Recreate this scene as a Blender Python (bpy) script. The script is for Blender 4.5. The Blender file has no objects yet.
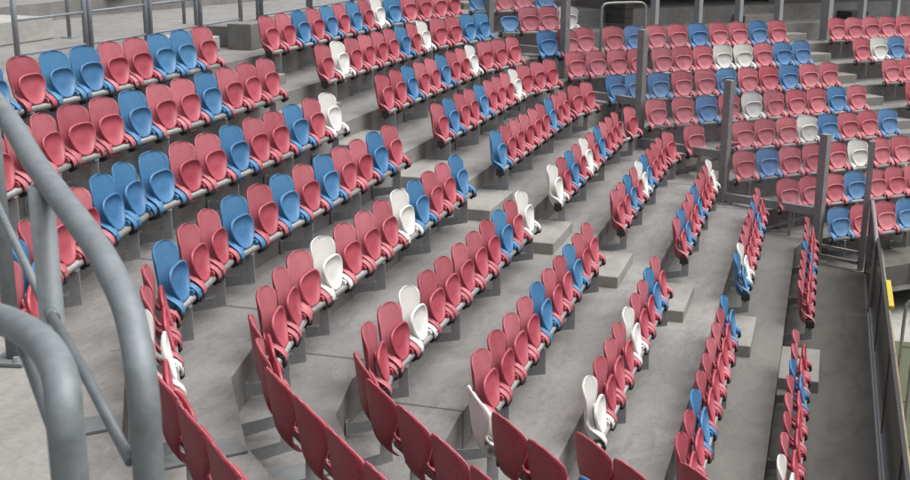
import bpy, bmesh, math, random
from mathutils import Vector, Matrix
random.seed(7)
S = bpy.context.scene
COL = S.collection
R = math.radians

# ---------------------------------------------------------------- camera
cam_d = bpy.data.cameras.new('camera')
cam = bpy.data.objects.new('camera', cam_d)
COL.objects.link(cam)
FW = Vector((-0.2759294, 0.92427644, -0.26377268))
RT = Vector((0.95765309, 0.28784347, 0.00683277))
UP = Vector((-0.08224062, 0.25071736, 0.96456067))
CP = Vector((7.80054212, -13.12094519, 1.3981608))
m = Matrix((RT, UP, -FW)).transposed().to_4x4()
m.translation = CP
cam.matrix_world = m
cam_d.sensor_width = 36.0
cam_d.lens = 1195.15 / 910 * 36
cam_d.shift_x = -0.0129
cam_d.shift_y = 0.0055
cam_d.clip_start = 0.05
cam_d.clip_end = 400
cam_d.dof.use_dof = True
cam_d.dof.focus_distance = 12.5
cam_d.dof.aperture_fstop = 12.0
S.camera = cam
S.render.resolution_x = 1024
S.render.resolution_y = 540

# ---------------------------------------------------------------- world, sun, exposure (overcast)
SUN_EL, SUN_AZ = R(64), R(80)      # azimuth clockwise from +y
w = bpy.data.worlds.new('World')
S.world = w
w.use_nodes = True
nt = w.node_tree
nt.nodes.clear()
out = nt.nodes.new('ShaderNodeOutputWorld')
bg = nt.nodes.new('ShaderNodeBackground')
sky = nt.nodes.new('ShaderNodeTexSky')
sky.sky_type = 'NISHITA'
sky.sun_disc = False
sky.sun_elevation = SUN_EL
sky.sun_rotation = SUN_AZ
sky.air_density = 0.9
sky.dust_density = 6.0
sky.ozone_density = 0.6
hsv = nt.nodes.new('ShaderNodeHueSaturation')   # overcast: the sky is nearly grey
hsv.inputs['Saturation'].default_value = 0.22
nt.links.new(sky.outputs[0], hsv.inputs['Color'])
# overcast luminance: brightest overhead, about a third of that at the horizon
tc = nt.nodes.new('ShaderNodeTexCoord')
sx = nt.nodes.new('ShaderNodeSeparateXYZ')
nt.links.new(tc.outputs['Generated'], sx.inputs[0])
mr = nt.nodes.new('ShaderNodeMapRange')
mr.inputs['From Min'].default_value = 0.0
mr.inputs['From Max'].default_value = 1.0
mr.inputs['To Min'].default_value = 0.75
mr.inputs['To Max'].default_value = 2.2
nt.links.new(sx.outputs['Z'], mr.inputs['Value'])
vm_ = nt.nodes.new('ShaderNodeVectorMath')
vm_.operation = 'SCALE'
nt.links.new(hsv.outputs[0], vm_.inputs[0])
nt.links.new(mr.outputs[0], vm_.inputs['Scale'])
nt.links.new(vm_.outputs[0], bg.inputs[0])
bg.inputs[1].default_value = 0.10
nt.links.new(bg.outputs[0], out.inputs[0])
sd = bpy.data.lights.new('sun', 'SUN')
sd.energy = 1.5
sd.angle = R(75)
sd.color = (1.0, 0.97, 0.93)
sun = bpy.data.objects.new('sun', sd)
COL.objects.link(sun)
sv = Vector((math.sin(SUN_AZ) * math.cos(SUN_EL), math.cos(SUN_AZ) * math.cos(SUN_EL), math.sin(SUN_EL)))
sun.rotation_euler = sv.to_track_quat('Z', 'Y').to_euler()
S.view_settings.view_transform = 'Standard'
S.view_settings.look = 'None'
S.view_settings.exposure = 0.14
S.view_settings.gamma = 1.0
S.view_settings.use_curve_mapping = False
S.render.engine = 'CYCLES'

# ---------------------------------------------------------------- geometry constants of the stand
D, H = 0.7864, 0.3438            # row depth and row rise
T = 0.40                         # tread below the seat beam
BK = 0.30                        # riser behind the seat beam
TH = R(47.41)                    # far corner facet heading
TC = Vector((math.sin(TH), math.cos(TH)))
NC = Vector((-math.cos(TH), math.sin(TH)))
OFF = 6.719
P = 0.48
DX, DZ = -0.168, 0.469
def barz(i): return -H * i
def trz(i): return -H * i - T

# ---------------------------------------------------------------- materials
def newmat(name):
    mt = bpy.data.materials.new(name)
    mt.use_nodes = True
    n = mt.node_tree
    b = n.nodes['Principled BSDF']
    return mt, n, b
def node(n, t, **k):
    x = n.nodes.new(t)
    for a, v in k.items():
        if a in x.inputs.keys(): x.inputs[a].default_value = v
        else: setattr(x, a, v)
    return x
def ramp(n, fac, stops):
    r = n.nodes.new('ShaderNodeValToRGB')
    e = r.color_ramp.elements
    while len(e) < len(stops): e.new(0.5)
    for q, (p_, c_) in zip(e, stops):
        q.position = p_
        q.color = (c_, c_, c_, 1) if isinstance(c_, (int, float)) else (*c_, 1)
    n.links.new(fac, r.inputs[0])
    return r.outputs[0]
def mix(n, fac, a, b, mode='MIX'):
    x = n.nodes.new('ShaderNodeMix')
    x.data_type = 'RGBA'
    x.blend_type = mode
    for s, v in ((0, fac), (6, a), (7, b)):
        if isinstance(v, bpy.types.NodeSocket): n.links.new(v, x.inputs[s])
        elif s == 0: x.inputs[0].default_value = v
        else: x.inputs[s].default_value = (*v, 1)
    return x.outputs[2]
def noise(n, vec, scale, detail=4, rough=0.55, dist=0.0):
    x = node(n, 'ShaderNodeTexNoise')
    x.inputs['Scale'].default_value = scale
    x.inputs['Detail'].default_value = detail
    x.inputs['Roughness'].default_value = rough
    x.inputs['Distortion'].default_value = dist
    n.links.new(vec, x.inputs['Vector'])
    return x.outputs['Fac']
def coords(n, kind='Object', scale=None):
    tc = n.nodes.new('ShaderNodeTexCoord')
    o = tc.outputs[kind]
    if scale:
        mp = n.nodes.new('ShaderNodeMapping')
        mp.inputs['Scale'].default_value = scale
        n.links.new(o, mp.inputs['Vector'])
        o = mp.outputs[0]
    return o
def math_(n, op, a, b=None, c=None):
    x = n.nodes.new('ShaderNodeMath')
    x.operation = op
    for s, v in enumerate((a, b, c)):
        if v is None: continue
        if isinstance(v, bpy.types.NodeSocket): n.links.new(v, x.inputs[s])
        else: x.inputs[s].default_value = v
    return x.outputs[0]

def plastic(name, base, faded, dust=0.25, rough=0.42):
    mt, n, b = newmat(name)
    co = coords(n)
    oi = n.nodes.new('ShaderNodeObjectInfo')
    # each seat samples its own part of the pattern
    ad = n.nodes.new('ShaderNodeVectorMath')
    ad.operation = 'ADD'
    cmb = n.nodes.new('ShaderNodeCombineXYZ')
    n.links.new(math_(n, 'MULTIPLY', oi.outputs['Random'], 37.0), cmb.inputs[0])
    n.links.new(math_(n, 'MULTIPLY', oi.outputs['Random'], 11.0), cmb.inputs[2])
    n.links.new(co, ad.inputs[0])
    n.links.new(cmb.outputs[0], ad.inputs[1])
    v = ad.outputs[0]
    f1 = noise(n, v, 4.0, 3)
    f2 = noise(n, v, 60.0, 4, 0.7)
    fade = math_(n, 'ADD', math_(n, 'MULTIPLY', f1, 0.55), math_(n, 'MULTIPLY_ADD', oi.outputs['Random'], 0.40, 0.08))
    # fading kept to front faces, painting in their sky sheen and the rear shade
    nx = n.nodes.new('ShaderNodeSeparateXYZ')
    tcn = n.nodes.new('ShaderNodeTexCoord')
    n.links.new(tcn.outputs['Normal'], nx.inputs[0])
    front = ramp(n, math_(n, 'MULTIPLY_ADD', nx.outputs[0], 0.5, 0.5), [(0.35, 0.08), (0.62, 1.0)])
    fade = math_(n, 'MULTIPLY', fade, front)  # fade now also carries the painted front sheen and rear shade
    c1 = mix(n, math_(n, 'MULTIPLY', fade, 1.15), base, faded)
    d = ramp(n, f2, [(0.50, 0.0), (0.78, 1.0)])
    dk = noise(n, v, 14.0, 6, 0.8, 0.8)
    c1 = mix(n, math_(n, 'MULTIPLY', ramp(n, dk, [(0.56, 0.0), (0.70, 1.0)]), 0.30), c1, tuple(x * 0.45 + 0.01 for x in base))
    dst = math_(n, 'MULTIPLY', d, math_(n, 'MULTIPLY_ADD', math_(n, 'FRACT', math_(n, 'MULTIPLY', oi.outputs['Random'], 7.31)), 1.6 * dust, 0.4 * dust))
    c2 = mix(n, dst, c1, (0.46, 0.40, 0.39))
    n.links.new(c2, b.inputs['Base Color'])
    n.links.new(math_(n, 'MULTIPLY_ADD', f2, 0.3, rough - 0.06), b.inputs['Roughness'])
    b.inputs['Specular IOR Level'].default_value = 0.75
    bp = n.nodes.new('ShaderNodeBump')
    bp.inputs['Strength'].default_value = 0.12
    bp.inputs['Distance'].default_value = 0.004
    n.links.new(f2, bp.inputs['Height'])
    n.links.new(bp.outputs[0], b.inputs['Normal'])
    return mt
M = {}
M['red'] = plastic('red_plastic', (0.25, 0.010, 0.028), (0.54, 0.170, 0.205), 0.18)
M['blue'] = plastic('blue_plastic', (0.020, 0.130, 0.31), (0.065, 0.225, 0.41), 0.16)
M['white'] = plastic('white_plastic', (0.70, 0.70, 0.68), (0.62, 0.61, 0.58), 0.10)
M['red_pan'] = plastic('red_plastic_underside_shade', (0.25, 0.009, 0.027), (0.41, 0.065, 0.095), 0.15)  # shade of the dished pan put into a deeper plastic colour
M['blue_pan'] = plastic('blue_plastic_underside_shade', (0.016, 0.112, 0.27), (0.045, 0.180, 0.36), 0.14)
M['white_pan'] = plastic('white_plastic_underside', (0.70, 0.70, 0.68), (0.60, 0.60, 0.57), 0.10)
M['redf'] = plastic('dusty_red_plastic', (0.36, 0.028, 0.055), (0.54, 0.165, 0.195), 0.30, 0.55)
M['bluef'] = plastic('dusty_blue_plastic', (0.030, 0.135, 0.33), (0.08, 0.215, 0.41), 0.28, 0.55)
M['whitef'] = plastic('dusty_white_plastic', (0.62, 0.63, 0.60), (0.52, 0.52, 0.49), 0.22, 0.55)

def concrete(name, c_lo, c_hi, stain=0.5, boards=False, joints=False, shade_stain=False):
    mt, n, b = newmat(name)
    co = coords(n)
    sep = n.nodes.new('ShaderNodeSeparateXYZ')
    n.links.new(co, sep.inputs[0])
    big = noise(n, co, 0.55, 5, 0.6, 0.4)
    mid = noise(n, coords(n, 'Object', (3.0, 0.8, 3.0)), 1.6, 6, 0.65, 0.6)
    fine = noise(n, co, 38.0, 5, 0.75)
    base = mix(n, ramp(n, big, [(0.32, 0.0), (0.68, 1.0)]), c_lo, c_hi)
    dk = tuple(x * 0.55 for x in c_lo)
    base = mix(n, math_(n, 'MULTIPLY', ramp(n, mid, [(0.50, 0.0), (0.72, 1.0)]), stain), base, dk)
    streak = noise(n, coords(n, 'Object', (3.0, 1.0, 3.0)), 2.2, 4, 0.6)
    base = mix(n, math_(n, 'MULTIPLY', ramp(n, streak, [(0.52, 0.0), (0.75, 1.0)]), 0.10), base, tuple(min(1, x * 1.45) for x in c_hi))
    # crisp-edged old water marks and thin cracks
    wm = noise(n, coords(n, 'Object', (1.0, 0.45, 1.0)), 1.3, 9, 0.72, 1.6)
    edge = math_(n, 'SUBTRACT', 1.0, math_(n, 'MULTIPLY', math_(n, 'ABSOLUTE', math_(n, 'SUBTRACT', wm, 0.53)), 22.0))
    edge = math_(n, 'MAXIMUM', edge, 0.0)
    base = mix(n, math_(n, 'MULTIPLY', edge, 0.22), base, tuple(x * 0.55 for x in c_lo))
    base = mix(n, math_(n, 'MULTIPLY', ramp(n, wm, [(0.535, 0.0), (0.56, 1.0)]), 0.22), base, tuple(x * 0.72 for x in c_lo))
    sz = math_(n, 'MULTIPLY', sep.outputs[1], 1.0)
    dr = noise(n, coords(n, 'Object', (6.0, 6.0, 0.35)), 1.6, 4, 0.7)
    base = mix(n, math_(n, 'MULTIPLY', ramp(n, dr, [(0.55, 0.0), (0.66, 1.0)]), 0.20), base, tuple(x * 0.6 for x in c_lo))
    grain = ramp(n, fine, [(0.25, 0.80), (0.75, 1.14)])
    base = mix(n, 1.0, base, grain, 'MULTIPLY')
    spots = noise(n, co, 7.0, 2, 0.5)
    base = mix(n, math_(n, 'MULTIPLY', ramp(n, spots, [(0.70, 0.0), (0.74, 1.0)]), 0.35), base, tuple(x * 0.45 for x in c_lo))
    if shade_stain:
        # shade and stains on the two lowest treads, painted in as dark patches
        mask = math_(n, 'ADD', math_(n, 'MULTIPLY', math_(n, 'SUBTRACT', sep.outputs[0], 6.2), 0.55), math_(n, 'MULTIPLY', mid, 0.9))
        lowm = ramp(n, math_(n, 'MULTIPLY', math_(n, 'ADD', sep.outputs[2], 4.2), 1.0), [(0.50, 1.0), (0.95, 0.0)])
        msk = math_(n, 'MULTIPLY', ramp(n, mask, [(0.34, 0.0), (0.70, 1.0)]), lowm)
        shade_stain_col = mix(n, ramp(n, mid, [(0.35, 0.0), (0.65, 1.0)]), (0.050, 0.048, 0.042), (0.105, 0.100, 0.088))
        base = mix(n, math_(n, 'MULTIPLY', msk, 0.78), base, shade_stain_col)
    if boards:
        zz = math_(n, 'FRACT', math_(n, 'MULTIPLY', sep.outputs[2], 5.82))
        ln = math_(n, 'LESS_THAN', zz, 0.10)
        base = mix(n, math_(n, 'MULTIPLY', ln, 0.7), base, tuple(x * 0.3 for x in c_lo))
    if joints:
        for yj in (-4.5, 6.36):
            dd = math_(n, 'ABSOLUTE', math_(n, 'SUBTRACT', sep.outputs[1], yj))
            base = mix(n, math_(n, 'MULTIPLY', math_(n, 'LESS_THAN', dd, 0.016), 0.75), base, (0.045, 0.045, 0.045))
    n.links.new(base, b.inputs['Base Color'])
    n.links.new(math_(n, 'MULTIPLY_ADD', big, -0.25, 0.95), b.inputs['Roughness'])
    b.inputs['Specular IOR Level'].default_value = 0.3
    bp = n.nodes.new('ShaderNodeBump')
    bp.inputs['Strength'].default_value = 0.35
    bp.inputs['Distance'].default_value = 0.006
    n.links.new(fine, bp.inputs['Height'])
    n.links.new(bp.outputs[0], b.inputs['Normal'])
    return mt
M['terrace'] = concrete('terrace_concrete', (0.200, 0.196, 0.190), (0.275, 0.268, 0.256), 0.45, joints=True, shade_stain=True)
M['step'] = concrete('step_concrete', (0.235, 0.230, 0.212), (0.300, 0.292, 0.270), 0.35)
M['board'] = concrete('board_concrete', (0.21, 0.20, 0.18), (0.29, 0.278, 0.252), 0.5, boards=True)
M['parapet'] = concrete('parapet_concrete', (0.170, 0.168, 0.162), (0.225, 0.222, 0.214), 0.4)
M['dark'] = concrete('shaded_concrete', (0.050, 0.048, 0.044), (0.085, 0.080, 0.072), 0.5, boards=True)  # the opening's shade is put into this concrete colour
M['pale'] = concrete('pale_concrete', (0.36, 0.355, 0.34), (0.46, 0.45, 0.43), 0.3)
M['pitch'] = concrete('pitchside_concrete', (0.25, 0.25, 0.24), (0.42, 0.415, 0.40), 0.9)

def metal(name, c, rough=0.5, metallic=0.35, mott=0.3, scale=25):
    mt, n, b = newmat(name)
    co = coords(n)
    f = noise(n, co, scale, 5, 0.65, 0.3)
    g = noise(n, co, scale * 6, 3, 0.6)
    f2 = ramp(n, f, [(0.3, 0.0), (0.7, 1.0)])
    cc = mix(n, f2, tuple(x * (1 - mott) for x in c), tuple(min(1, x * (1 + mott)) for x in c))
    cc = mix(n, math_(n, 'MULTIPLY', ramp(n, g, [(0.6, 0.0), (0.8, 1.0)]), 0.25), cc, tuple(x * 0.5 for x in c))
    n.links.new(cc, b.inputs['Base Color'])
    b.inputs['Metallic'].default_value = metallic
    n.links.new(math_(n, 'MULTIPLY_ADD', f, 0.25, rough - 0.1), b.inputs['Roughness'])
    return mt
M['tube'] = metal('galvanised_tube', (0.29, 0.29, 0.28), 0.55, 0.25, 0.22)
M['bracket'] = metal('galvanised_bracket', (0.29, 0.302, 0.308), 0.65, 0.08, 0.15)
M['rail'] = metal('galvanised_rail', (0.205, 0.228, 0.242), 0.55, 0.30, 0.17, 30)
M['post'] = metal('dark_steel_post', (0.25, 0.245, 0.245), 0.6, 0.3, 0.15, 8)
M['column'] = metal('painted_column', (0.36, 0.39, 0.40), 0.6, 0.1, 0.12, 6)
M['fence'] = metal('grey_painted_fence', (0.23, 0.25, 0.275), 0.55, 0.2, 0.12)
M['alu'] = metal('aluminium_channel', (0.36, 0.37, 0.38), 0.45, 0.5, 0.1)
M['black'] = metal('black_rubber', (0.018, 0.018, 0.020), 0.7, 0.0, 0.2)
M['trim'] = metal('dark_trim', (0.03, 0.032, 0.034), 0.5, 0.1, 0.2)
M['cover'] = metal('steel_cover_plate', (0.165, 0.176, 0.180), 0.65, 0.15, 0.12, 9)
M['yellow'] = metal('yellow_paint', (0.50, 0.39, 0.035), 0.6, 0.0, 0.12)
M['curb'] = concrete('tan_curb', (0.25, 0.20, 0.125), (0.34, 0.275, 0.175), 0.5)
M['chip'] = metal('timber_block', (0.06, 0.058, 0.055), 0.8, 0.0, 0.2)

def grass_mat():
    mt, n, b = newmat('pitch_grass')
    co = coords(n)
    f = noise(n, co, 30, 5, 0.7)
    g = noise(n, co, 1.2, 3)
    c = mix(n, f, (0.055, 0.070, 0.035), (0.110, 0.120, 0.070))
    c = mix(n, math_(n, 'MULTIPLY', g, 0.5), c, (0.11, 0.11, 0.08))
    n.links.new(c, b.inputs['Base Color'])
    b.inputs['Roughness'].default_value = 1
    return mt
M['grass'] = grass_mat()
def glass_mat(name, tint, op, streak=0.25):
    mt, n, b = newmat(name)
    o = n.nodes['Material Output']
    tr = n.nodes.new('ShaderNodeBsdfTransparent')
    tr.inputs[0].default_value = (*tint, 1)
    b.inputs['Base Color'].default_value = (0.45, 0.45, 0.44, 1) if op < 0.3 else (0.075, 0.076, 0.068, 1)
    b.inputs['Roughness'].default_value = 0.12
    co = coords(n, 'Object', (3.0, 3.0, 0.7))
    f = noise(n, co, 9, 6, 0.75, 1.2)
    fac = math_(n, 'MULTIPLY_ADD', ramp(n, f, [(0.52, 0.0), (0.78, 1.0)]), streak, op)
    mx = n.nodes.new('ShaderNodeMixShader')
    n.links.new(fac, mx.inputs[0])
    n.links.new(tr.outputs[0], mx.inputs[1])
    n.links.new(b.outputs[0], mx.inputs[2])
    n.links.new(mx.outputs[0], o.inputs[0])
    return mt
M['glass'] = glass_mat('scratched_polycarbonate', (0.93, 0.93, 0.95), 0.07, 0.16)
M['glass2'] = glass_mat('barrier_glass', (0.35, 0.36, 0.36), 0.62, 0.15)

# ---------------------------------------------------------------- helpers
def ob(name, bm, mat=None, parent=None, loc=None, smooth=False):
    me = bpy.data.meshes.new(name)
    if smooth:
        for f in bm.faces: f.smooth = True
    bm.to_mesh(me)
    bm.free()
    if mat: me.materials.append(M[mat])
    o = bpy.data.objects.new(name, me)
    COL.objects.link(o)
    if parent: o.parent = parent
    if loc is not None: o.location = loc
    return o
def empty(name, loc=(0, 0, 0), rz=0.0):
    o = bpy.data.objects.new(name, None)
    o.empty_display_size = 0.1
    o.location = loc
    o.rotation_euler = (0, 0, rz)
    COL.objects.link(o)
    return o
def tag(o, label, cat, group=None):
    o['label'] = label
    o['category'] = cat
    if group: o['group'] = group
    return o
def box(bm, x0, x1, y0, y1, z0, z1, mat=None, bev=0.0):
    c = Vector(((x0 + x1) / 2, (y0 + y1) / 2, (z0 + z1) / 2))
    mx = Matrix.Translation(c) @ Matrix.Diagonal((abs(x1 - x0), abs(y1 - y0), abs(z1 - z0), 1))
    if mat is not None: mx = mat @ mx
    r = bmesh.ops.create_cube(bm, size=1.0, matrix=mx)
    if bev > 0:
        es = set()
        for v in r['verts']: es.update(v.link_edges)
        bmesh.ops.bevel(bm, geom=list(es), offset=bev, segments=2, affect='EDGES', profile=0.6)
def beam(bm, a, b, wx, wz, bev=0.0):
    """box section bar from a to b"""
    a, b = Vector(a), Vector(b)
    d = b - a
    L = d.length
    q = d.to_track_quat('Y', 'Z').to_matrix().to_4x4()
    q.translation = (a + b) / 2
    box(bm, -wx / 2, wx / 2, -L / 2, L / 2, -wz / 2, wz / 2, q, bev)
def tube(bm, pts, r, seg=12, cap=True, sub=0):
    pts = [Vector(p_) for p_ in pts]
    if sub:   # Catmull-Rom rounding
        q = []
        n_ = len(pts)
        for i in range(n_ - 1):
            p0 = pts[max(i - 1, 0)]; p1 = pts[i]; p2 = pts[i + 1]; p3 = pts[min(i + 2, n_ - 1)]
            for k in range(sub):
                t = k / sub
                q.append(0.5 * ((2 * p1) + (-p0 + p2) * t + (2 * p0 - 5 * p1 + 4 * p2 - p3) * t * t + (-p0 + 3 * p1 - 3 * p2 + p3) * t ** 3))
        q.append(pts[-1])
        pts = q
    rings = []
    up = None
    for i, p_ in enumerate(pts):
        d = (pts[min(i + 1, len(pts) - 1)] - pts[max(i - 1, 0)]).normalized()
        if up is None:
            up = Vector((0, 0, 1)) if abs(d.z) < 0.9 else Vector((1, 0, 0))
        s = d.cross(up).normalized()
        up = s.cross(d).normalized()
        rings.append([bm.verts.new(p_ + r * (math.cos(a) * s + math.sin(a) * up)) for a in [2 * math.pi * k / seg for k in range(seg)]])
    for a, b in zip(rings, rings[1:]):
        for k in range(seg):
            f = bm.faces.new((a[k], a[(k + 1) % seg], b[(k + 1) % seg], b[k]))
            f.smooth = True
    if cap:
        bm.faces.new(rings[0][::-1])
        bm.faces.new(rings[-1])
def prism(bm, poly, y0, y1):
    """polygon in x,z extruded along y"""
    a = [bm.verts.new((x, y0, z)) for x, z in poly]
    b = [bm.verts.new((x, y1, z)) for x, z in poly]
    n_ = len(poly)
    bm.faces.new(a)
    bm.faces.new(b[::-1])
    for i in range(n_):
        bm.faces.new((a[i], b[i], b[(i + 1) % n_], a[(i + 1) % n_]))
    bmesh.ops.recalc_face_normals(bm, faces=bm.faces)
def lerp(tab, x):
    if x <= tab[0][0]: return tab[0][1]
    for (a, u), (b, v) in zip(tab, tab[1:]):
        if x <= b: 
            t = (x - a) / (b - a)
            return u + (v - u) * t
    return tab[-1][1]

# ---------------------------------------------------------------- the stand in plan
# beam line of each row as a polyline, near corner -> far corner
def S45(i): return -2.0 + 1.16 * (i - 5)
NEAR = {0: ((3.50, -11.35), (0.57, -6.60), (0.0, -3.9)),
        1: ((3.70, -10.34), (1.30, -6.50), (D, -4.1)),
        2: ((3.88, -9.36), (2.03, -6.40), (2 * D, -4.3)),
        3: ((4.02, -8.34), (2.75, -6.30), (3 * D, -4.45)),
        4: ((4.45, -7.61), (3.42, -5.90), (4 * D, -4.45)),
        5: ((4.78, -6.78), (4.20, -5.85), (5 * D, -4.65)),
        6: ((5.17, -6.01), (4.85, -5.50), (6 * D, -4.90)),
        7: ((5.80, -5.42), (5.535, -4.99), (7 * D, -4.60)),
        8: ((6.40, -4.92), (6.34, -4.86), (8 * D, -4.80)),
        9: ((7.19, -4.55), (7.13, -4.49), (9 * D, -4.43)),
        10: ((7.97, -4.17), (7.91, -4.11), (10 * D, -4.05)),
        11: ((8.77, -3.81), (8.71, -3.75), (8.95, -3.30))}
NEAR[11] = ((9.07, -3.90), (9.00, -3.83), (8.95, -3.76))
NEAR[-1] = ((3.3, -12.3), (-.2, -6.7), (-D, -3.7))
def row_line(i):
    k1, k2, k3 = [Vector(q) for q in NEAR[i]]
    end = k1 + Vector((1, -1)).normalized() * (7.0 + 0.2 * i)
    x = k3.x
    yc = (OFF - D * i + math.cos(TH) * x) / math.sin(TH)
    if i == 11: yc -= 0.15
    f1y = min(5.9, yc - 0.3)
    s = TC.dot(Vector((x, yc))) + (yc - f1y) * 0.4
    base = NC * (OFF - D * i)
    if i == 11: base = NC * (OFF - D * i)
    f3 = base + TC * s
    far = base + TC * 30.0
    return [end, k1, k2, k3, Vector((x, f1y)), f3, far]
LINE = {i: row_line(i) for i in range(-1, 12)}
def offset(pl, d):
    """shift a near->far polyline to its left (up the stand) by d"""
    res = []
    for i, p_ in enumerate(pl):
        ns = []
        if i > 0:
            e = (p_ - pl[i - 1]).normalized(); ns.append(Vector((-e.y, e.x)))
        if i < len(pl) - 1:
            e = (pl[i + 1] - p_).normalized(); ns.append(Vector((-e.y, e.x)))
        n_ = sum(ns, Vector((0, 0))).normalized()
        res.append(p_ + n_ * (d / max(0.5, n_.dot(ns[0]))))
    return res
RIS = {i: offset(LINE[i], BK) for i in LINE}
RIS[11] = [q.copy() for q in RIS[11]]

# terrace: one stepped concrete surface
bm = bmesh.new()
def strip(bm, A, za, B, zb):
    va = [bm.verts.new((q.x, q.y, za)) for q in A]
    vb = [bm.verts.new((q.x, q.y, zb)) for q in B]
    for i in range(len(A) - 1):
        bm.faces.new((va[i], vb[i], vb[i + 1], va[i + 1]))
BACK = offset(LINE[-1], 4.6)
strip(bm, BACK, trz(0), RIS[1], trz(0))
for i in range(1, 12):
    strip(bm, RIS[i], trz(i - 1), RIS[i], trz(i))
    if i < 11: strip(bm, RIS[i], trz(i), RIS[i + 1], trz(i))
FRONT = offset(LINE[11], 0.05)
strip(bm, RIS[11], trz(11), offset(LINE[11], 0.1), trz(11))
bmesh.ops.remove_doubles(bm, verts=bm.verts, dist=1e-5)
bmesh.ops.recalc_face_normals(bm, faces=bm.faces)
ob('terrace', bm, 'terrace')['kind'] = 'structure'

# concourse behind the stand and the ground at pitch level
bm = bmesh.new()
C2 = offset(BACK, 2.2)
C3 = offset(BACK, 30)
strip(bm, C2, trz(0) + 0.32, BACK, trz(0) + 0.32)
strip(bm, BACK, trz(0) + 0.32, BACK, trz(0))
strip(bm, C2, trz(0) + 0.62, C2, trz(0) + 0.32)
C2b = offset(BACK, 5.2)
strip(bm, C2b, trz(0) + 0.62, C2, trz(0) + 0.62)
strip(bm, C2b, trz(0) + 0.95, C2b, trz(0) + 0.62)
strip(bm, [q + Vector((-14, 0)) for q in C2b], trz(0) + 0.95, C2b, trz(0) + 0.95)
bmesh.ops.remove_doubles(bm, verts=bm.verts, dist=1e-5)
bmesh.ops.recalc_face_normals(bm, faces=bm.faces)
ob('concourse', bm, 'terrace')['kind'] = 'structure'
bm = bmesh.new()
ZG = -4.60
v = [bm.verts.new(q) for q in ((-260, -260, ZG - 1.2), (260, -260, ZG - 1.2), (260, 260, ZG - 1.2), (-260, 260, ZG - 1.2))]
bm.faces.new(v)
ob('ground', bm, 'grass')['kind'] = 'structure'
bm = bmesh.new()
v = [bm.verts.new(q) for q in ((8.7, -30, ZG), (60, -30, ZG), (60, 60, ZG), (8.7, 60, ZG))]
bm.faces.new(v)
ob('grass_pitch', bm, 'grass')['kind'] = 'structure'
bm = bmesh.new()
v = [bm.verts.new(q) for q in ((8.7, 4.7, ZG + 0.004), (24, 4.7, ZG + 0.004), (24, 19, ZG + 0.004), (8.7, 19, ZG + 0.004))]
bm.faces.new(v)
ob('pitchside_pavement', bm, 'pitch')['kind'] = 'structure'

# ---------------------------------------------------------------- aisle step blocks
def unit_to_world(i, s, side):
    pass
def block(i, y0, y1, name='concrete_step', depth=0.45, z=None):
    HB = 0.14
    x0 = D * i - BK
    bm = bmesh.new()
    top = trz(i) + HB
    box(bm, x0 - 0.01, x0 + depth, y0, y1, trz(i) - 0.02, top, None, 0.012)
    return ob(name, bm, 'step')
ORD = ['zeroth', 'first', 'second', 'third', 'fourth', 'fifth', 'sixth', 'seventh', 'eighth', 'ninth', 'tenth',
       'eleventh', 'twelfth', 'thirteenth', 'fourteenth', 'fifteenth', 'sixteenth', 'seventeenth', 'eighteenth', 'nineteenth', 'twentieth']
for i in range(1, 11):
    o = block(i, 0.30, 1.42)
    tag(o, 'grey concrete half step in the central aisle at the %s seat row from the top' % ORD[i], 'step', 'concrete steps down the central aisle')

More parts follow.
